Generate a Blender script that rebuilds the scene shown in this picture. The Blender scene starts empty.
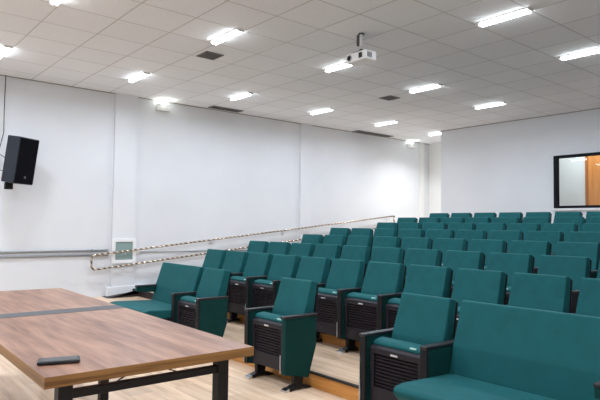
import bpy, bmesh, math, random
from mathutils import Vector, Matrix
random.seed(7)
S = bpy.context.scene
COL = S.collection
PI = math.pi

# ------------------------------------------------------------------ camera
CAMZ = 1.37
cd = bpy.data.cameras.new('camera'); cam = bpy.data.objects.new('camera', cd); COL.objects.link(cam)
cd.sensor_width = 36; cd.lens = 36 * 567.7 / 600; cd.clip_start = .05; cd.clip_end = 100
yaw, pit, rol = (math.radians(v) for v in (50.335, 2.594, .718))
fw = Vector((-math.sin(yaw) * math.cos(pit), math.cos(yaw) * math.cos(pit), math.sin(pit)))
rt = Vector((math.cos(yaw), math.sin(yaw), 0)); up = rt.cross(fw)
r2 = math.cos(rol) * rt + math.sin(rol) * up; u2 = -math.sin(rol) * rt + math.cos(rol) * up
m = Matrix((r2, u2, -fw)).transposed().to_4x4(); m.translation = (0, 0, CAMZ)
cam.matrix_world = m
S.camera = cam

# ------------------------------------------------------------------ world + exposure
w = bpy.data.worlds.new('world'); S.world = w; w.use_nodes = True
w.node_tree.nodes['Background'].inputs[0].default_value = (.80, .88, 1, 1)
w.node_tree.nodes['Background'].inputs[1].default_value = .3
S.view_settings.view_transform = 'Standard'; S.view_settings.look = 'None'
S.view_settings.exposure = -0.86; S.view_settings.gamma = 1; S.view_settings.use_curve_mapping = False
TUBE = 38.0       # emission of the ceiling tubes
LAMP_W = 36.0     # watts of each ceiling fitting's area lamp

# ------------------------------------------------------------------ materials
def mat(name, col, rough=.6, metal=0, spec=.5, emit=None, es=0):
    M = bpy.data.materials.new(name); M.use_nodes = True
    b = M.node_tree.nodes['Principled BSDF']
    b.inputs['Base Color'].default_value = (*col, 1); b.inputs['Roughness'].default_value = rough
    b.inputs['Metallic'].default_value = metal; b.inputs['Specular IOR Level'].default_value = spec
    if emit: b.inputs['Emission Color'].default_value = (*emit, 1); b.inputs['Emission Strength'].default_value = es
    return M
class NT:
    def __init__(s, M): s.t = M.node_tree; s.b = s.t.nodes['Principled BSDF']
    def n(s, typ, **kw):
        nd = s.t.nodes.new(typ)
        for k, v in kw.items():
            if k[0] == '_': nd.inputs[k[1:].replace('_', ' ')].default_value = v
            else: setattr(nd, k, v)
        return nd
    def l(s, a, b): s.t.links.new(a, b)
    def pos(s, scale=(1, 1, 1), loc=(0, 0, 0), rot=(0, 0, 0), obj=False):
        tc = s.n('ShaderNodeTexCoord') if obj else s.n('ShaderNodeNewGeometry')
        mp = s.n('ShaderNodeMapping'); mp.inputs['Scale'].default_value = scale; mp.inputs['Location'].default_value = loc
        mp.inputs['Rotation'].default_value = rot
        s.l(tc.outputs['Object' if obj else 'Position'], mp.inputs['Vector']); return mp.outputs[0]
    def ramp(s, fac, stops):
        r = s.n('ShaderNodeValToRGB'); e = r.color_ramp.elements
        while len(e) < len(stops): e.new(.5)
        for i, (p, c) in enumerate(stops): e[i].position = p; e[i].color = (*c, 1)
        s.l(fac, r.inputs[0]); return r.outputs[0]
    def mix(s, fac, a, b, mode='MIX'):
        x = s.n('ShaderNodeMix', data_type='RGBA', blend_type=mode)
        for i, v in ((0, fac), (6, a), (7, b)):
            if isinstance(v, (int, float)): x.inputs[i].default_value = v
            elif isinstance(v, tuple): x.inputs[i].default_value = (*v, 1)
            else: s.l(v, x.inputs[i])
        return x.outputs[2]
    def math(s, op, a, b=0.):
        x = s.n('ShaderNodeMath', operation=op)
        for i, v in ((0, a), (1, b)):
            if isinstance(v, (int, float)): x.inputs[i].default_value = v
            else: s.l(v, x.inputs[i])
        return x.outputs[0]
    def bump(s, h, strength, dist=.01):
        b = s.n('ShaderNodeBump'); b.inputs['Strength'].default_value = strength; b.inputs['Distance'].default_value = dist
        s.l(h, b.inputs['Height']); s.l(b.outputs[0], s.b.inputs['Normal'])
    def noise(s, vec, scale, detail=3, rough=.5):
        n = s.n('ShaderNodeTexNoise'); n.inputs['Scale'].default_value = scale; n.inputs['Detail'].default_value = detail
        n.inputs['Roughness'].default_value = rough; s.l(vec, n.inputs['Vector']); return n.outputs['Fac']

def plaster(name, col):
    M = mat(name, col, .85, spec=.2); t = NT(M); p = t.pos()
    a = t.noise(p, 1.3, 4); c = tuple(v * .95 for v in col)
    t.l(t.ramp(a, [(.3, c), (.7, col)]), t.b.inputs['Base Color'])
    t.bump(t.noise(p, 60, 3), .12, .004); return M
WALL = plaster('white_plaster', (.76, .775, .80))
WALLW = plaster('warm_white_plaster', (.84, .84, .83))
TX0, TY0, T = -9.178, 2.377, .625
CH = CAMZ + 2.25

def ceiling_mat():
    M = mat('ceiling_tiles', (.66, .65, .62), .9, spec=.15); t = NT(M)
    p = t.pos(loc=(-TX0, -TY0, 0)); sx = t.n('ShaderNodeSeparateXYZ'); t.l(p, sx.inputs[0])
    def edge(o):
        d = t.math('DIVIDE', o, T); f = t.math('FRACT', d)
        g = t.math('MINIMUM', f, t.math('SUBTRACT', 1., f)); return g, t.math('FLOOR', d)
    gx, fx = edge(sx.outputs[0]); gy, fy = edge(sx.outputs[1])
    g = t.math('MINIMUM', gx, gy)
    line = t.math('LESS_THAN', g, .011)
    cv = t.n('ShaderNodeCombineXYZ'); t.l(fx, cv.inputs[0]); t.l(fy, cv.inputs[1])
    wn = t.n('ShaderNodeTexWhiteNoise', noise_dimensions='3D'); t.l(cv.outputs[0], wn.inputs['Vector'])
    base = t.ramp(wn.outputs['Value'], [(0, (.85, .87, .90)), (1, (.89, .91, .94))])
    sp = t.ramp(t.noise(t.pos(), 90, 3), [(.35, (.9, .9, .9)), (.6, (1, 1, 1))])
    base = t.mix(1., base, sp, 'MULTIPLY')
    t.l(t.mix(line, base, (.54, .53, .52)), t.b.inputs['Base Color'])
    h = t.n('ShaderNodeMapRange'); h.inputs['From Max'].default_value = .03; t.l(g, h.inputs['Value'])
    t.bump(h.outputs[0], .5, .006); return M
CEIL = ceiling_mat()

def planks(name, dark, mid, light, pw=.19, pl=1.3, rough=.35, line=.6, along='x'):
    M = mat(name, mid, rough, spec=.4); t = NT(M)
    br = t.n('ShaderNodeTexBrick'); br.offset = .37
    v = t.pos(rot=(0, 0, 0 if along == 'x' else PI / 2))
    br.inputs['Scale'].default_value = 1; br.inputs['Brick Width'].default_value = pl; br.inputs['Row Height'].default_value = pw
    br.inputs['Mortar Size'].default_value = .0015; br.inputs['Color1'].default_value = (0, 0, 0, 1); br.inputs['Color2'].default_value = (1, 1, 1, 1)
    br.inputs['Mortar'].default_value = (.5, .5, .5, 1)
    t.l(v, br.inputs['Vector'])
    gs = t.n('ShaderNodeMapping'); gs.inputs['Scale'].default_value = (1.2, 16, 16); t.l(v, gs.inputs['Vector'])
    off = t.n('ShaderNodeVectorMath', operation='ADD'); t.l(gs.outputs[0], off.inputs[0])
    sc = t.n('ShaderNodeVectorMath', operation='SCALE'); sc.inputs['Scale'].default_value = 9; t.l(br.outputs['Color'], sc.inputs[0]); t.l(sc.outputs[0], off.inputs[1])
    g = t.noise(off.outputs[0], 1, 6, .62)
    c = t.ramp(g, [(.28, dark), (.5, mid), (.72, light)])
    tone = t.ramp(br.outputs['Color'], [(0, (.80, .77, .73)), (1, (1.1, 1.08, 1.05))])
    c = t.mix(1., c, tone, 'MULTIPLY')
    c = t.mix(br.outputs['Fac'], c, tuple(v * line for v in dark))
    t.l(c, t.b.inputs['Base Color']); return M
FLOOR = planks('pale_laminate_floor', (.58, .40, .26), (.78, .58, .42), (.88, .71, .54))

def grain(name, dark, mid, light, sc=(1.5, 22, 22), rough=.4, spec=.4, warp=0.):
    M = mat(name, mid, rough, spec=spec); t = NT(M)
    g = t.noise(t.pos(scale=sc), 1, 7, .6)
    g2 = t.noise(t.pos(scale=(sc[0] * .5, sc[1] * .25, sc[2] * .25), loc=(3, 1, 0)), 1, 3)
    f = t.math('ADD', t.math('MULTIPLY', g, .65), t.math('MULTIPLY', g2, .35))
    t.l(t.ramp(f, [(.34, dark), (.5, mid), (.64, light)]), t.b.inputs['Base Color']); return M
TABLE = grain('walnut_laminate', (.15, .062, .036), (.32, .16, .10), (.46, .25, .16), sc=(2.2, 26, 26), rough=.32)
TEDGE = grain('table_edge_band', (.14, .06, .015), (.26, .125, .035), (.34, .17, .055), sc=(2, 2, 60), rough=.45)
RISER = grain('orange_wood_riser', (.42, .17, .035), (.62, .28, .07), (.74, .37, .11), sc=(1.5, 1.5, 22), rough=.4)
DOORW = grain('orange_door_wood', (.50, .17, .035), (.66, .25, .06), (.74, .31, .09), sc=(14, 14, 1.2), rough=.4)

def fabric(name, col, sheen=.25, rough=.7):
    M = mat(name, col, rough, spec=.16); t = NT(M)
    p = t.pos(obj=True)
    t.l(t.ramp(t.noise(p, 9, 3), [(.3, tuple(v * .9 for v in col)), (.7, tuple(v * 1.08 for v in col))]), t.b.inputs['Base Color'])
    t.b.inputs['Sheen Weight'].default_value = sheen; t.b.inputs['Sheen Roughness'].default_value = .4
    t.b.inputs['Sheen Tint'].default_value = (.4, .9, .85, 1)
    t.bump(t.noise(p, 260, 2), .12, .002); return M
TEAL = fabric('teal_upholstery', (.0075, .092, .100), .08)
TEALP = fabric('shaded_teal_panel_cloth', (.003, .042, .038), .03)  # armrest sides: teal cloth with the side shade darkened into its colour
BLACKP = mat('black_plastic', (.006, .006, .008), .55, spec=.3)
SHELL = mat('dark_seat_shell', (.012, .010, .016), .55, spec=.35)
PAD = mat('black_armrest_pad', (.015, .014, .017), .42)
BLACKM = mat('black_painted_steel', (.005, .005, .006), .45, spec=.3)
CHROME = mat('brushed_chrome', (.65, .66, .68), .22, 1)
SILVER = mat('silver_plate', (.75, .76, .78), .3, .7)
TAG = mat('pale_seat_tag', (.45, .75, .68), .4)
WHITEP = mat('white_plastic', (.80, .80, .79), .4)
WHITET = mat('white_trim_paint', (.84, .84, .85), .6)
GREYM = mat('grey_channel', (.16, .17, .18), .4, .3)
TRIMC = mat('grey_brown_ceiling_trim', (.30, .28, .25), .6)
GALV = mat('galvanised_conduit', (.42, .43, .44), .4, .7)
STRIP = mat('grey_table_inlay', (.065, .07, .075), .5)
FRAMEB = mat('black_window_frame', (.006, .009, .014), .8, spec=.2)
PHONE = mat('black_phone_body', (.008, .009, .011), .35)
SCREEN = mat('phone_glass', (.012, .016, .020), .15)
SPK = mat('speaker_cabinet', (.007, .012, .022), .6)
VENTD = mat('dark_vent_grille', (.17, .17, .165), .6)
VOID = mat('dark_duct', (.02, .02, .02), .9)
LENS = mat('projector_lens', (.01, .01, .015), .08)
PANELG = mat('greenish_glass_panel', (.26, .36, .345), .25)
TUBEM = mat('fluorescent_tube', (1, 1, 1), .4, emit=(.90, .96, 1), es=TUBE)
EMERG = mat('emergency_lamp_lens', (1, 1, 1), .4, emit=(.93, 1, .90), es=45)
LEDG = mat('projector_white', (.82, .82, .81), .35)
NOSE = mat('black_nosing', (.012, .011, .011), .5)
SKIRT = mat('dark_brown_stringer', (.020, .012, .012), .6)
CABLE = mat('black_cable', (.015, .014, .014), .5)

def rail_mat():
    M = mat('wrapped_steel_rail', (.5, .4, .3), .22, .75, spec=.6); t = NT(M)
    v = t.pos(scale=(14, 14, 14))
    wv = t.n('ShaderNodeTexWave', wave_type='BANDS', bands_direction='DIAGONAL'); wv.inputs['Scale'].default_value = .42
    wv.inputs['Distortion'].default_value = 2.2; wv.inputs['Detail'].default_value = 1; t.l(v, wv.inputs['Vector'])
    t.l(t.ramp(wv.outputs['Fac'], [(.1, (.13, .10, .08)), (.45, (.45, .33, .24)), (.8, (.85, .78, .68))]), t.b.inputs['Base Color']); return M  # reflections on the film wrap painted in as light and dark bands
RAIL = rail_mat()
GLASS = bpy.data.materials.new('booth_glass'); GLASS.use_nodes = True
_t = GLASS.node_tree; _t.nodes.clear()
_o = _t.nodes.new('ShaderNodeOutputMaterial'); _m = _t.nodes.new('ShaderNodeMixShader'); _a = _t.nodes.new('ShaderNodeBsdfTransparent')
_g = _t.nodes.new('ShaderNodeBsdfGlossy'); _g.inputs['Roughness'].default_value = .03; _a.inputs[0].default_value = (.93, .97, .96, 1)
_m.inputs[0].default_value = .025
_t.links.new(_a.outputs[0], _m.inputs[1]); _t.links.new(_g.outputs[0], _m.inputs[2]); _t.links.new(_m.outputs[0], _o.inputs[0])

# ------------------------------------------------------------------ helpers
def add_box(bm, x0, x1, y0, y1, z0, z1, bev=0, seg=2, mtx=None):
    vs = [bm.verts.new((x, y, z)) for x in (x0, x1) for y in (y0, y1) for z in (z0, z1)]
    fs = [bm.faces.new([vs[i] for i in q]) for q in ((0, 1, 3, 2), (4, 6, 7, 5), (0, 4, 5, 1), (2, 3, 7, 6), (0, 2, 6, 4), (1, 5, 7, 3))]
    if bev:
        es = list({e for f in fs for e in f.edges})
        r = bmesh.ops.bevel(bm, geom=es, offset=bev, segments=seg, affect='EDGES', profile=.5)
        vs = list({v for f in r['faces'] for v in f.verts})
    if mtx: bmesh.ops.transform(bm, matrix=mtx, verts=vs)
    return vs
def box(x0, x1, y0, y1, z0, z1, bev=0, seg=2):
    bm = bmesh.new(); add_box(bm, x0, x1, y0, y1, z0, z1, bev, seg); return bm
def add_prism(bm, prof, x0, x1, bev=0, axis='x', seg=2, taper=0.):
    """extrude a (y,z) outline along x (axis x) or an (x,z) outline along y; taper narrows with z"""
    def pt(a, z, s): 
        return (s, a, z) if axis == 'x' else (a, s, z)
    A = [bm.verts.new(pt(a, z, x0)) for a, z in prof]; B = [bm.verts.new(pt(a, z, x1)) for a, z in prof]
    n = len(prof); fs = [bm.faces.new(A), bm.faces.new(B[::-1])]
    for i in range(n): fs.append(bm.faces.new([A[i], B[i], B[(i + 1) % n], A[(i + 1) % n]]))
    bmesh.ops.recalc_face_normals(bm, faces=fs)
    vs = A + B
    if bev:
        es = list({e for f in fs for e in f.edges})
        r = bmesh.ops.bevel(bm, geom=es, offset=bev, segments=seg, affect='EDGES', profile=.5)
        vs = list({v for f in r['faces'] for v in f.verts})
    return vs
def add_tube(bm, pts, r, n=10, cap=True):
    pts = [Vector(p) for p in pts]; rings = []
    for i, p in enumerate(pts):
        d = (pts[min(i + 1, len(pts) - 1)] - pts[max(i - 1, 0)]).normalized()
        a = d.cross(Vector((0, 0, 1)) if abs(d.z) < .9 else Vector((1, 0, 0))).normalized(); b = d.cross(a)
        rr = r[i] if isinstance(r, (list, tuple)) else r
        rings.append([bm.verts.new(p + (a * math.cos(k * 2 * PI / n) + b * math.sin(k * 2 * PI / n)) * rr) for k in range(n)])
    for A, B in zip(rings, rings[1:]):
        for k in range(n): bm.faces.new([A[k], B[k], B[(k + 1) % n], A[(k + 1) % n]])
    if cap: bm.faces.new(rings[0][::-1]); bm.faces.new(rings[-1])
def obj(name, bm, material, parent=None, smooth=False, loc=None, rot=None):
    bmesh.ops.recalc_face_normals(bm, faces=bm.faces[:])
    me = bpy.data.meshes.new(name); bm.to_mesh(me); bm.free()
    for mm in (material if isinstance(material, (list, tuple)) else [material]): me.materials.append(mm)
    if smooth:
        for p in me.polygons: p.use_smooth = True
    o = bpy.data.objects.new(name, me); COL.objects.link(o)
    if parent: o.parent = parent
    if loc: o.location = loc
    if rot: o.rotation_euler = rot
    return o
def thing(name, label, cat, loc=(0, 0, 0), rotz=0, group=None):
    o = bpy.data.objects.new(name, None); COL.objects.link(o); o.empty_display_size = .1
    o.location = loc; o.rotation_euler = (0, 0, rotz); return tag(o, label, cat, group)
def tag(o, label, cat, group=None):
    o['label'] = label; o['category'] = cat
    if group: o['group'] = group
    return o
def struct(name, bm, m, parent=None, **kw):
    o = obj(name, bm, m, parent, **kw)
    if not parent: o['kind'] = 'structure'
    return o
def dup(root, loc, label, group=None):
    r = root.copy(); COL.objects.link(r); r.location = loc; r['label'] = label
    if group: r['group'] = group
    for ch in list(root.children):
        c = ch.copy(); COL.objects.link(c); c.parent = r
        for g in list(ch.children):
            d = g.copy(); COL.objects.link(d); d.parent = c
    return r

# ------------------------------------------------------------------ the room
WX, RX, FY, BY, RY = -9.564, 1.46, -3.2, 10.928, 12.45     # left, right, front, back walls and recess back
BX = -8.05                                                  # corner of the booth
struct('floor', box(WX - .1, RX + .1, FY - .1, RY + .1, -.1, 0), FLOOR)
struct('ceiling', box(WX - .1, RX + .1, FY - .1, RY + .1, CH, CH + .08), CEIL)
struct('wall_left', box(WX - .12, WX, FY - .1, RY + .1, 0, CH), WALL)
struct('wall_right', box(RX, RX + .12, FY - .1, RY + .1, 0, CH), WALL)
struct('wall_front', box(WX, RX, FY - .12, FY, 0, CH), WALL)
struct('wall_recess', box(WX, BX + .1, RY, RY + .12, 0, CH), WALLW)
WZ0, WZ1, WXL, WXR = CAMZ + .40, CAMZ + 1.43, -5.37, -3.0
bm = bmesh.new()
add_box(bm, BX, WXL, BY, BY + .12, 0, CH); add_box(bm, WXR, RX, BY, BY + .12, 0, CH)
add_box(bm, WXL, WXR, BY, BY + .12, 0, WZ0); add_box(bm, WXL, WXR, BY, BY + .12, WZ1, CH)
struct('wall_back', bm, WALL)
struct('wall_booth', box(BX, BX + .1, BY + .12, RY, 0, CH), WALLW)
struct('wall_booth_back', box(BX + .1, RX, RY, RY + .12, 0, CH), WALL)

# tiered floor: rows 2..8 step up, riser y and level
def lev(r): return 0 if r < 2 else .13 + .108 * (r - 2)
def ry(r): return 3.215 + .908 * (r - 2)
for r in range(2, 9):
    y0 = ry(r); y1 = ry(r + 1) if r < 8 else RY
    x1 = RX
    bm = box(WX, x1, y0 + .012, y1 + .012 if r < 8 else BY, 0, lev(r))
    if r == 8: add_box(bm, WX, BX, BY, RY, 0, lev(r))
    tier = struct('floor_tier', bm, FLOOR)
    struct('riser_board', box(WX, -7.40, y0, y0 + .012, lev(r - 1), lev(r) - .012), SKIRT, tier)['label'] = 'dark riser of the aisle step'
    struct('riser_board', box(-7.40, x1, y0, y0 + .012, lev(r - 1), lev(r) - .012), RISER, tier)
    struct('nosing', box(WX, x1, y0 - .012, y0 + .016, lev(r) - .014, lev(r) + .003), NOSE, tier)

# sloping dark stringer at the foot of the left wall, along the aisle
bm = bmesh.new()
ys = [3.62]; top = lambda y: .135 + .122 * (y - 3.60)
prof = [(3.60, lev(2))]
for r in range(3, 9): prof += [(ry(r) - .012, lev(r - 1)), (ry(r) - .012, lev(r) + .003)]
prof += [(10.9, lev(8)), (10.9, top(10.9) + .02)]
add_prism(bm, prof, WX + .002, WX + .30)
struct('trim_1', bm, SKIRT)
# pilasters on the left wall and a low protruding base
struct('trim_2', box(WX, WX + .06, 3.735, 4.136, 0, CH), WALL)
struct('trim_3', box(WX, WX + .06, 7.90, 8.20, 0, CH), WALL)
struct('trim_4', box(WX, WX + .075, 3.66, 4.36, 0, CAMZ - 1.075, .006), WHITET)
struct('trim_5', box(WX, WX + .03, 12.05, 12.2, 0, CH), WALLW)
struct('trim_6', box(BX, RX, BY - .02, BY, CH - .012, CH), TRIMC)
struct('trim_7', box(WX, WX + .02, FY, RY, CH - .012, CH), TRIMC)
struct('baseboard_left', box(WX, WX + .012, FY, 3.2, 0, .09), WHITET)
struct('baseboard_back', box(BX, RX, BY - .012, BY, lev(8), lev(8) + .08), WHITET)

# booth window
f = bmesh.new(); fw_ = .06; y0, y1 = BY - .035, BY + .09
add_box(f, WXL, WXL + fw_, y0, y1, WZ0, WZ1, .006); add_box(f, WXR - fw_, WXR, y0, y1, WZ0, WZ1, .006)
add_box(f, WXL + fw_, WXR - fw_, y0, y1, WZ0, WZ0 + fw_ - .01, .006); add_box(f, WXL + fw_, WXR - fw_, y0, y1, WZ1 - fw_ + .01, WZ1, .006)
win = struct('window_1', f, FRAMEB)
obj('pane', box(WXL + fw_ - .01, WXR - fw_ + .01, BY + .03, BY + .036, WZ0 + .06, WZ1 - .06), GLASS, win)
obj('sill', box(WXL - .01, WXR + .01, BY - .045, BY, WZ0 - .045, WZ0 - .002, .004), WHITET, win)['label'] = 'pale grey window sill'
# booth floor, door seen through the glass
struct('floor_booth', box(BX + .1, RX, BY + .12, RY, .6, .95), FLOOR)
d = struct('door_1', box(-5.36, -4.46, RY - .045, RY - .005, .95, 3.03, .004), DOORW)
bm = bmesh.new()
add_box(bm, -5.42, -5.36, RY - .06, RY, .95, 3.10, .004); add_box(bm, -4.46, -4.40, RY - .06, RY, .95, 3.10, .004); add_box(bm, -5.42, -4.40, RY - .062, RY, 3.03, 3.10, .004)
obj('door_frame', bm, mat('darker_orange_frame', (.42, .13, .02), .35), d)
bm = bmesh.new(); add_tube(bm, [(-4.54, RY - .09, 1.98), (-4.66, RY - .09, 1.98)], .012); add_box(bm, -4.57, -4.52, RY - .085, RY - .045, 1.93, 2.03, .004)
obj('door_handle', bm, CHROME, d)
# booth lamp
def area(name, parent, loc, sx, sy, watts, col=(1, 1, 1), rot=(0, 0, 0), spread=PI):
    l = bpy.data.lights.new(name, 'AREA'); l.shape = 'RECTANGLE'; l.size = sx; l.size_y = sy; l.energy = watts; l.color = col; l.spread = spread
    o = bpy.data.objects.new(name, l); COL.objects.link(o); o.location = loc; o.rotation_euler = rot
    if parent: o.parent = parent
    return o

# ------------------------------------------------------------------ ceiling lights
def make_light():
    t = thing('ceiling_light', '', 'ceiling light', (0, 0, CH))
    bm = bmesh.new()
    add_box(bm, 0, T, -.048, .048, -.012, 0, .002)
    add_box(bm, 0, .045, -.045, .045, -.03, -.012, .003); add_box(bm, T - .02, T, -.045, .045, -.03, -.012, .003)
    obj('fixture_tray', bm, WHITEP, t)
    for s in (-1, 1):
        b = bmesh.new(); add_tube(b, [(.045, s * .020, -.030), (T - .02, s * .020, -.030)], .013, 8)
        obj('fluorescent_tube', b, TUBEM, t, smooth=True)
    a = area('light_glow', t, (T / 2, 0, -.06), T - .08, .065, LAMP_W, (.81, .905, 1.03), spread=math.radians(168))
    return t
LG = 'strip lights in the tiled ceiling'
rows = {1: 'line along the left wall', 5: 'second line from the left wall', 9: 'third line from the left wall', 13: 'line along the right wall'}
nth = {-1: 'first', 2: 'second', 5: 'third', 8: 'fourth', 11: 'fifth', 14: 'sixth'}
first = None
for j in (1, 5, 9, 13):
    for k in (-7, -4, -1, 2, 5, 8, 11, 14):
        if k == 14 and j > 1: continue
        if j == 13 and k > 2: continue
        x = TX0 + j * T + .035; y = TY0 + k * T - .07
        if k == 14: lab = 'fluorescent ceiling strip light in the recess past the booth corner'
        elif k in nth: lab = 'fluorescent ceiling strip light, %s from the front in the %s' % (nth[k], rows[j])
        else: lab = 'fluorescent ceiling strip light over the stage end, %s, %s row' % (rows[j], {-7: 'frontmost', -4: 'next'}[k])
        if first is None: first = make_light(); first.location = (x, y, CH); first['label'] = lab; first['group'] = LG
        else: dup(first, (x, y, CH), lab, LG)
for o in S.objects:
    if o.type == 'LIGHT' and o.parent and 'third line' in o.parent.get('label', ''):
        o.data = o.data.copy(); o.data.energy = LAMP_W * 1.2; o.data.spread = PI
for o in S.objects:            # the recess fitting is a brighter, warmer one
    if o.parent and o.parent.get('label', '').startswith('fluorescent ceiling strip light in the recess') and o.type == 'LIGHT':
        o.data = o.data.copy(); o.data.energy = LAMP_W * 2.5; o.data.color = (.93, .97, 1); o.data.spread = math.radians(140)
bl = thing('booth_light', 'flat light panel on the ceiling of the glazed booth', 'ceiling light', (-5.2, 11.75, CH))
obj('panel_frame', box(-.62, .62, -.12, .12, -.03, 0, .004), WHITEP, bl)
obj('diffuser', box(-.58, .58, -.09, .09, -.036, -.03), mat('booth_diffuser', (1, 1, 1), .4, emit=(.95, .99, 1), es=12), bl)
area('light_glow', bl, (0, 0, -.05), 1.1, .2, 42, (.95, .99, 1))

# vents
def vent(x0, x1, y0, y1, label, n, along='x'):
    t = thing('ceiling_vent', label, 'vent', ((x0 + x1) / 2, (y0 + y1) / 2, CH), 0, 'ventilation grilles in the ceiling')
    a, b = (x1 - x0) / 2, (y1 - y0) / 2
    obj('duct_opening', box(-a + .01, a - .01, -b + .01, b - .01, -.004, -.001), VOID, t)
    f = bmesh.new()
    for q in ((-a, -a + .018, -b, b), (a - .018, a, -b, b), (-a, a, -b, -b + .018), (-a, a, b - .018, b)): add_box(f, *q, -.012, 0)
    obj('grille_frame', f, VENTD, t)
    s = bmesh.new()
    for i in range(n):
        if along == 'x': c = -b + (i + .5) * 2 * b / n; add_box(s, -a + .01, a - .01, c - b / n * .45, c + b / n * .2, -.010, -.004)
        else: c = -a + (i + .5) * 2 * a / n; add_box(s, c - a / n * .45, c + a / n * .2, -b + .01, b - .01, -.010, -.004)
    obj('grille_slats', s, VENTD, t)
vent(-6.66, -6.38, 3.69, 3.95, 'small square grey grille beside the second strip light of the second line', 9)
vent(-6.70, -6.44, 7.32, 7.58, 'small square grey grille near the middle of the ceiling', 9)
vent(-9.46, -9.25, 5.52, 6.20, 'shorter dark slot grille beside the left wall', 7)
vent(-9.50, -9.28, 9.45, 10.70, 'longer dark slot grille beside the left wall near the recess', 12)

# emergency lamps on the left wall
def emergency(y, z, label, watts):
    t = thing('emergency_light', label, 'emergency light', (WX, y, z), 0, 'emergency lamps high on the left wall')
    obj('lamp_body', box(0, .075, -.13, .13, -.06, .02, .008), WHITEP, t)
    for s in (-1, 1):
        b = bmesh.new(); add_tube(b, [(.04, s * .06, .02), (.045, s * .06, .07)], [.028, .042], 14)
        h = obj('lamp_head', b, WHITEP, t, smooth=False)
        b = bmesh.new(); add_tube(b, [(.045, s * .06, .068), (.046, s * .06, .076)], .036, 14)
        obj('lens', b, EMERG, h)
    l = area('light_glow', t, (.07, 0, .10), .22, .10, watts, (.93, 1, .90), (PI, math.radians(12), 0))
emergency(4.62, CAMZ + 2.17 - .05, 'lit white twin-head emergency lamp above the pilaster wall near the table end', 14)
emergency(11.63, CAMZ + 2.12, 'white emergency lamp near the far recess corner', 6)

# ------------------------------------------------------------------ projector
p = thing('ceiling_projector', 'white projector hanging from the ceiling on a short pole', 'projector', (-4.585, 4.70, CH - .29), math.radians(-2))
obj('projector_body', box(-.165, .165, -.09, .09, -.055, .055, .014, 3), LEDG, p)
b = bmesh.new(); add_tube(b, [(-.10, -.085, 0), (-.10, -.100, 0)], [.038, .036], 20); ring = obj('lens_ring', b, mat('grey_ring', (.35, .35, .36), .4), p)
b = bmesh.new(); add_tube(b, [(-.10, -.099, 0), (-.10, -.102, 0)], .028, 20); obj('lens_glass', b, LENS, ring)
b = bmesh.new()
for i in range(5): add_box(b, .055 + i * .012, .062 + i * .012, -.094, -.088, -.03, .03)
obj('intake_grille', b, VOID, p)
b = bmesh.new()
for i in range(7): add_box(b, .162, .168, -.065 + i * .011, -.058 + i * .011, -.03, .03)
obj('exhaust_grille', b, mat('grey_grille', (.28, .28, .29), .5), p)
b = bmesh.new(); add_box(b, -.07, .07, -.07, .07, .055, .068, .003); add_tube(b, [(0, 0, .068), (0, 0, .10)], .022, 12); obj('mount_bracket', b, mat('dark_bracket', (.05, .05, .05), .5), p)
b = bmesh.new(); add_tube(b, [(0, 0, .10), (0, 0, .288)], .021, 12); obj('mount_pole', b, WHITEP, p, smooth=True)
b = bmesh.new(); add_tube(b, [(0, 0, .276), (0, 0, .289)], .035, 16); add_box(b, -.06, -.022, -.02, .02, .15, .28, .004); obj('ceiling_flange', b, mat('dark_flange', (.06, .06, .06), .5), p)
b = bmesh.new(); add_tube(b, [(-.035, .03, .285), (-.04, .03, .22), (-.035, .02, .17), (-.02, .04, .06)], .008, 8); obj('power_cable', b, CABLE, p, smooth=True)

# ------------------------------------------------------------------ wall loudspeaker
sp = thing('wall_speaker', 'black loudspeaker tilted downward on the left wall', 'speaker', (-9.17, 2.13, 2.295))
sp.rotation_euler = (0, 0, 0)
RM = Matrix.Rotation(math.radians(34), 4, 'Z') @ Matrix.Rotation(math.radians(8.5), 4, 'Y')
bm = bmesh.new()                       # trapezoid cabinet, front towards +x
pr = [(.17, -.195), (.17, .195), (-.11, .14), (-.11, -.14)]
lo = [bm.verts.new((x, y, -.345)) for x, y in pr]; hi = [bm.verts.new((x, y, .345)) for x, y in pr]
bm.faces.new(lo); bm.faces.new(hi[::-1])
for i in range(4): bm.faces.new([lo[i], hi[i], hi[(i + 1) % 4], lo[(i + 1) % 4]])
bmesh.ops.bevel(bm, geom=bm.edges[:], offset=.012, segments=2, affect='EDGES', profile=.5)
bm.transform(RM); obj('cabinet', bm, SPK, sp)
bm = box(.168, .182, -.18, .18, -.33, .33, .006); bm.transform(RM)
gr = obj('grille', bm, mat('black_speaker_grille', (.003, .003, .005), .9, spec=.1), sp)
bm = box(.182, .186, -.018, .018, -.255, -.222, .002); bm.transform(RM); obj('badge', bm, mat('grey_badge', (.12, .12, .13), .4), gr)
bm = bmesh.new()
add_tube(bm, [(-.385, -.02, .02), (-.17, -.01, .02)], .018, 8); add_box(bm, -.394, -.38, -.08, .04, -.12, .14, .003)
obj('wall_bracket', bm, BLACKM, sp)
bm = box(-.10, -.02, -.15, -.04, -.44, -.335, .008); obj('pole_socket', bm, BLACKM, sp)
bm = bmesh.new()
pts = [(-.37, -.12, CH - 2.285 - .01), (-.37, -.125, .75), (-.37, -.12, .45), (-.36, -.16, .25), (-.34, -.2, .12), (-.25, -.12, .05), (-.165, -.05, .03)]
add_tube(bm, pts, .006, 6)
add_tube(bm, [(-.36, -.2, .12), (-.36, -.27, .02), (-.36, -.22, -.12), (-.3, -.12, -.15), (-.17, -.06, -.1)], .006, 6)
obj('speaker_cable', bm, CABLE, sp, smooth=True)

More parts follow.
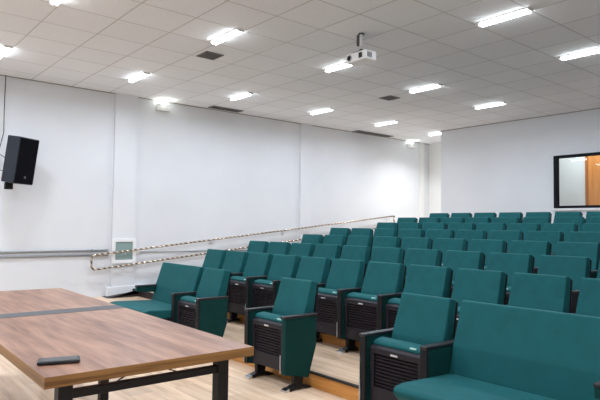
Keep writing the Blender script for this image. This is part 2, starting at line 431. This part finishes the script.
# ------------------------------------------------------------------ conduits, wall panel, handrail
for i, (z, lab) in enumerate(((CAMZ - .462, 'upper grey conduit along the left wall, ending at the pilaster'), (CAMZ - .535, 'lower grey conduit along the left wall, ending at the pilaster'))):
    t = thing('wall_conduit', lab, 'conduit', (WX + .02, 0, z), 0, 'conduits on the left wall')
    b = bmesh.new(); add_tube(b, [(0, FY + .02, 0), (0, 3.68, 0)], .017, 10); obj('pipe', b, GALV, t, smooth=True)
    for y in (-1., .6, 2.0, 3.4):
        b = box(-.02, .02, y, y + .02, -.024, .024, .003); obj('pipe_clamp', b, GALV, t)
t = thing('wall_conduit', 'thin grey conduit on the left wall behind the handrail, starting right of the pilaster', 'conduit', (WX + .012, 0, CAMZ - .50), 0, 'conduits on the left wall')
b = bmesh.new(); add_tube(b, [(0, 4.21, 0), (0, 7.85, -.01)], .009, 8); obj('pipe', b, GALV, t, smooth=True)
b = bmesh.new(); add_tube(b, [(-.011, 4.21, 0), (.02, 4.21, 0)], .034, 14); obj('pipe_end', b, WHITEP, t)
px = WX + .06
t = thing('wall_cabinet', 'white-framed greenish glass panel on the pilaster behind the handrail', 'wall panel', (px, 3.94, CAMZ - .465))
b = bmesh.new()
for q in ((-.215, -.155, -.22, .21), (.155, .215, -.22, .21)): add_box(b, 0, .03, q[0], q[1], q[2], q[3], .003)
add_box(b, 0, .03, -.155, .155, .15, .21, .003); add_box(b, 0, .03, -.155, .155, -.22, -.16, .003); add_box(b, 0, .006, -.155, .155, -.16, .15)
obj('cabinet_frame', b, WHITET, t)
b = box(.006, .014, -.155, .155, -.16, .15); obj('glass_front', b, PANELG, t)

rail = thing('handrail', 'double metal handrail climbing the left wall with a rounded lower end', 'handrail', (WX, 3.5, CAMZ - .6))
def P(x, y, z): return (x, y - 3.5, z - (CAMZ - .6))
Xr = .12
def arc(c, r, a0, a1, n=6): return [(c[0] + r * math.cos(a0 + (a1 - a0) * i / n), c[1] + r * math.sin(a0 + (a1 - a0) * i / n)) for i in range(n + 1)]
zu = lambda y: CAMZ - .515 + (y - 3.55) * (.79 / 7.38)
zl = lambda y: CAMZ - .765 + (y - 3.50) * (.79 / 7.38)
path = [P(Xr, y, zu(y)) for y in (10.9, 9.5, 8, 6.5, 5, 4, 3.55)]
path += [P(Xr, y, z) for y, z in arc((3.44, zu(3.44) - .07), .07, PI / 2, PI)] 
path += [P(Xr, y, z) for y, z in arc((3.44, zl(3.44) + .07), .07, PI, 1.5 * PI)]
path += [P(Xr, y, zl(y)) for y in (3.55, 4, 5, 6.5, 8, 9.5, 10.9)]
b = bmesh.new(); add_tube(b, path, .0175, 12); obj('rail_tube', b, RAIL, rail, smooth=True)
b = bmesh.new(); add_tube(b, [P(Xr, 10.9, zu(10.9) + .0), P(Xr, 10.9, zl(10.9))], .021, 12); obj('rail_end_post', b, RAIL, rail, smooth=True)
for y in (3.95, 5.7, 7.45, 9.2, 10.75):
    for zf in (zu, zl):
        b = bmesh.new(); z = zf(y)
        add_tube(b, [P(0, y, z - .06), P(.01, y, z - .06)], .034, 12)
        add_tube(b, [P(.005, y, z - .06), P(Xr, y, z - .06), P(Xr, y, z - .018)], .008, 8)
        obj('rail_bracket', b, SILVER, rail)

# ------------------------------------------------------------------ table
TZ = .75
tb = thing('meeting_table', 'long walnut laminate meeting table with black steel legs', 'table', (-4.03, 1.207, 0), math.radians(-.5))
a, c = 1.62, .503
def flip(o): return o
bm = bmesh.new(); add_box(bm, -a, a, -c, c, TZ - .046, TZ, .002)
obj('tabletop', bm, TABLE, tb)
bm = bmesh.new(); e = .0025
add_box(bm, a, a + e, -c - e, c + e, TZ - .046, TZ - .001); add_box(bm, -a - e, -a, -c - e, c + e, TZ - .046, TZ - .001)
add_box(bm, -a, a, -c - e, -c, TZ - .046, TZ - .001); add_box(bm, -a, a, c, c + e, TZ - .046, TZ - .001)
obj('edge_band', bm, TEDGE, tb)['label'] = 'yellowish brown edge band'
obj('inlay_strip', box(-.205, -.025, -c + .001, c - .001, TZ + .0002, TZ + .0015), STRIP, tb)['label'] = 'dark grey strip across the middle'
lx = 1.525
for sx in (-lx, -.08, lx):
    for sy in (-.40, .37):
        obj('leg', box(sx - .03, sx + .03, sy - .03, sy + .03, 0, TZ - .046, .003), BLACKM, tb)
    obj('crossbar', box(sx - .018, sx + .018, -.37, .34, .625, .66, .002), BLACKM, tb)
for sy in (-.40, .37): obj('side_beam', box(-lx, lx, sy - .018, sy + .018, .668, .702, .002), BLACKM, tb)
b = bmesh.new(); add_tube(b, [(1.50, -.18, .645), (1.49, -.11, .675), (1.49, -.02, .700), (1.49, .05, .690), (1.50, .16, .645)], .0035, 6)
obj('loose_cable', b, CABLE, tb)
# phone
ph = thing('smartphone', 'black phone lying face up near the table corner', 'phone', (-2.642, .812, TZ + .0005), math.radians(72))
obj('phone_case', box(-.088, .088, -.046, .046, 0, .016, .007, 3), PHONE, ph)
obj('phone_screen', box(-.076, .076, -.036, .036, .016, .0166), SCREEN, ph)

# ------------------------------------------------------------------ auditorium chairs
SW = .531
HB = .887
def back_bm(wb, wt):
    """upholstered back leaning rearward; wb / wt = widths at bottom / top"""
    bm = bmesh.new()
    prof = [(y - .04, z) for y, z in ((.262, .42), (.300, .60), (.345, .73), (.393, HB), (.418, HB + .001), (.470, HB - .014), (.440, .73), (.415, .60), (.392, .40), (.33, .385))]
    vs = add_prism(bm, prof, -.5, .5, 0)
    for v in bm.verts:
        k = min(1, max(0, (v.co.z - .42) / (HB - .42))); v.co.x *= wb + (wt - wb) * k
    es = [e for e in bm.edges]
    bmesh.ops.bevel(bm, geom=es, offset=.009, segments=2, affect='EDGES', profile=.5)
    return bm
def shell_bm(w):
    bm = bmesh.new()
    # tipped-up seat: moulded frame around a louvred inset, and plain lower apron
    h = w / 2
    add_prism(bm, [(.035, .53), (.060, .545), (.10, .545), (.10, .15), (.045, .15)], -h, -h + .035, .004)
    add_prism(bm, [(.035, .53), (.060, .545), (.10, .545), (.10, .15), (.045, .15)], h - .035, h, .004)
    add_prism(bm, [(.035, .53), (.060, .545), (.10, .545), (.10, .49), (.037, .49)], -h + .03, h - .03, .003)
    add_prism(bm, [(.040, .265), (.10, .265), (.10, .15), (.045, .15)], -h + .03, h - .03, .004)
    add_box(bm, -h + .03, h - .03, .062, .10, .26, .50)
    return bm
def louvre_bm(w):
    bm = bmesh.new(); h = w / 2 - .04; n = 9
    for i in range(n):
        z = .272 + i * (.215 / n)
        add_prism(bm, [(.052, z), (.043, z + .016), (.062, z + .020), (.062, z)], -h, h)
    return bm
def arm_bm(x, front=True):
    bm = bmesh.new()
    add_prism(bm, [(.012, .14), (.012, .60), (.355, .597), (.350, .34), (.268, .085), (.16, .11)], x - .024, x + .024, .006)
    return bm
def frontstrip_bm(x):
    bm = bmesh.new()
    add_prism(bm, [(0, .14), (0, .60), (.02, .60), (.02, .14)], x - .027, x + .027, .003); return bm
def pad_bm(x):
    bm = bmesh.new(); add_box(bm, x - .029, x + .029, -.006, .362, .597, .620, .007, 3); return bm
def post_bm(x):
    bm = bmesh.new(); add_prism(bm, [(.12, .02), (.11, .14), (.22, .14), (.20, .02)], x - .022, x + .022, .003); return bm
def foot_bm(x):
    bm = bmesh.new()
    prof = [(.015, 0), (.018, .012), (.07, .030), (.13, .046), (.19, .046), (.25, .030), (.295, .012), (.298, 0), (.24, 0), (.20, .012), (.12, .012), (.08, 0)]
    add_prism(bm, prof, x - .032, x + .032, .003); return bm
def toe_bm(x):
    bm = bmesh.new(); add_prism(bm, [(.012, 0), (.015, .016), (.055, .030), (.055, .0)], x - .034, x + .034, .002); return bm
# shared meshes, made once
_cache = {}
def shared(key, name, fn, material, parent, smooth=False):
    if key in _cache: o = bpy.data.objects.new(name, _cache[key]); COL.objects.link(o); o.parent = parent; return o
    o = obj(name, fn(), material, parent, smooth); _cache[key] = o.data; return o
def add_arm(t, x, kind):
    """one armrest (panel, pad, front strip) with its leg, at x"""
    arm = shared(('arm', x), 'armrest', lambda: arm_bm(x), TEALP, t)
    shared(('pad', x), 'armrest_pad', lambda: pad_bm(x), PAD, arm)
    if kind != 'green': shared(('strip', x), 'front_strip', lambda: frontstrip_bm(x), BLACKP, arm)
    leg = shared(('post', x), 'leg', lambda: post_bm(x), BLACKM, t)
    shared(('foot', x), 'foot', lambda: foot_bm(x), BLACKM, leg)
    shared(('toe', x), 'toe_cap', lambda: toe_bm(x), CHROME, leg)
    def lever():
        b = bmesh.new(); add_tube(b, [(x - .022, -.004, .30), (x - .012, -.012, .22), (x - .020, -.004, .15)], .004, 6); return b
    shared(('lever', x), 'hinge_lever', lever, SILVER, t)
def make_chair(right_arm=False, left_kind='black', right_kind='black', left_arm=True):
    t = thing('auditorium_chair', '', 'chair')
    shared('back', 'backrest', lambda: back_bm(.460, .425), TEAL, t)
    def bs():
        b = bmesh.new(); vs = add_prism(b, [(.355, .40), (.405, .73), (.432, .86), (.440, .855), (.416, .73), (.368, .38), (.29, .37), (.30, .385)], -.22, .22, .003); return b
    shared('backshell', 'back_shell', bs, BLACKP, t)
    shared('cush', 'seat_cushion', lambda: _cush(), TEAL, t)
    sh = shared('shell', 'seat_shell', lambda: shell_bm(.455), SHELL, t)
    shared('louvre', 'louvred_panel', lambda: louvre_bm(.455), SHELL, sh)
    def pl():
        b = box(-.005 - .03, .025, .030, .037, .500, .512, .001); return b
    shared('plate', 'maker_plate', pl, SILVER, sh)
    def tg():
        b = box(.105, .155, .064, .070, .566, .578, .001); return b
    shared('tag', 'seat_tag', tg, TAG, t)
    if left_arm: add_arm(t, -SW / 2, left_kind)
    if right_arm: add_arm(t, SW / 2, right_kind)
    return t
def _cush():
    bm = bmesh.new()
    add_prism(bm, [(.062, .545), (.064, .566), (.088, .582), (.150, .590), (.190, .580), (.205, .50), (.20, .30), (.17, .19), (.10, .17), (.10, .545)], -.222, .222, .008)
    return bm
ordn = ['first', 'second', 'third', 'fourth', 'fifth', 'sixth', 'seventh', 'eighth', 'ninth', 'tenth', 'eleventh', 'twelfth', 'thirteenth']
def floor_of(r): return lev(r)
Y1 = 2.915
# front row: separate chairs beside the wide seats
G1 = 'tip-up chairs of the front row'
c0 = make_chair(True, 'black', 'green'); c0.location = (-3.985, Y1, 0)
c0['label'] = 'single tip-up chair with a green upholstered end panel, standing alone beyond the table corner'; c0['group'] = G1
cA = make_chair(True, 'black', 'black'); cA.location = (-5.40, Y1, 0)
cA['label'] = 'front-row tip-up chair joined to the right side of the wide seat by the left wall'; cA['group'] = G1
cR = make_chair(True, 'black', 'black'); cR.location = (-2.545, Y1, 0)
cR['label'] = 'front-row tip-up chair joined to the left side of the nearest wide seat'; cR['group'] = G1
# rows behind
rowdat = {2: (-6.988, 3.847), 3: (-7.235, 4.755), 4: (-6.975, 5.640), 5: (-7.255, 6.520), 6: (-6.960, 7.42), 7: (-7.262, 8.35), 8: (-7.18, 9.265)}
counts = {2: 12, 3: 12, 4: 12, 5: 12, 6: 11, 7: 11, 8: 9}
rn = {2: 'second', 3: 'third', 4: 'fourth', 5: 'fifth', 6: 'sixth', 7: 'seventh', 8: 'last'}
proto = make_chair(False)
protoend = None
used = False
for r, (x0, y) in rowdat.items():
    for n in range(counts[r]):
        lab = 'green tip-up auditorium chair, %s from the left aisle in the %s row' % (ordn[n], rn[r])
        loc = (x0 + n * SW, y + .04, floor_of(r))
        if not used: proto.location = loc; proto['label'] = lab; proto['group'] = 'green tip-up chairs in the tiered rows'; used = True
        else: dup(proto, loc, lab, 'green tip-up chairs in the tiered rows')

# wide double seats
def wide(x0, label, outer, W):
    t = thing('wide_auditorium_seat', label, 'seat', (x0 + W / 2, Y1, 0), 0, 'wide fixed seats of the front row')
    def bb():
        return back_bm(W - .06, W - .075)
    obj('backrest', bb(), TEAL, t)
    b = bmesh.new(); add_prism(b, [(.355, .40), (.405, .73), (.432, .86), (.440, .855), (.416, .73), (.368, .38), (.29, .37), (.30, .385)], -W / 2 + .05, W / 2 - .05, .003)
    obj('back_shell', b, BLACKP, t)
    b = bmesh.new(); h = W / 2 - .035
    add_prism(b, [(-.325, .385), (-.335, .415), (-.315, .437), (-.25, .446), (.10, .432), (.27, .425), (.27, .345), (-.28, .345)], -h, h, .012, seg=3)
    obj('seat_cushion', b, TEAL, t)
    b = bmesh.new(); add_prism(b, [(-.27, .345), (.30, .345), (.30, .30), (-.20, .27), (-.26, .30)], -h + .02, h - .02, .004)
    obj('seat_shell', b, SHELL, t)
    x = outer * (W / 2 - (.06 if outer < 0 else 0))
    b = bmesh.new(); add_prism(b, [(.0, .545), (.0, .598), (.34, .598), (.34, .50), (.30, .52)], x - .026, x + .026, .006)
    arm = obj('armrest', b, TEALP, t); obj('armrest_pad', pad_bm(x), PAD, arm)
    b = bmesh.new(); add_prism(b, [(.30, .12), (.30, .55), (.345, .55), (.345, .12)], x - .018, x + .018, .003); obj('arm_post', b, BLACKM, t)
    for xx in (x, -x * .35):
        b = post_bm(xx); bmesh.ops.translate(b, vec=(0, .08, 0), verts=b.verts[:])
        for v in b.verts:
            if v.co.z > .1: v.co.z = v.co.z + .16
        leg = obj('leg', b, BLACKM, t)
        b = foot_bm(xx); obj('foot', b, BLACKM, leg)
wide(-5.40 - SW / 2 - 1.02, 'wide double seat folded down, nearest the left wall in the front row', -1, 1.02)
wide(-2.545 + SW / 2, 'wide double seat with a broad blank backrest, nearest the camera', 1, 2 * SW)
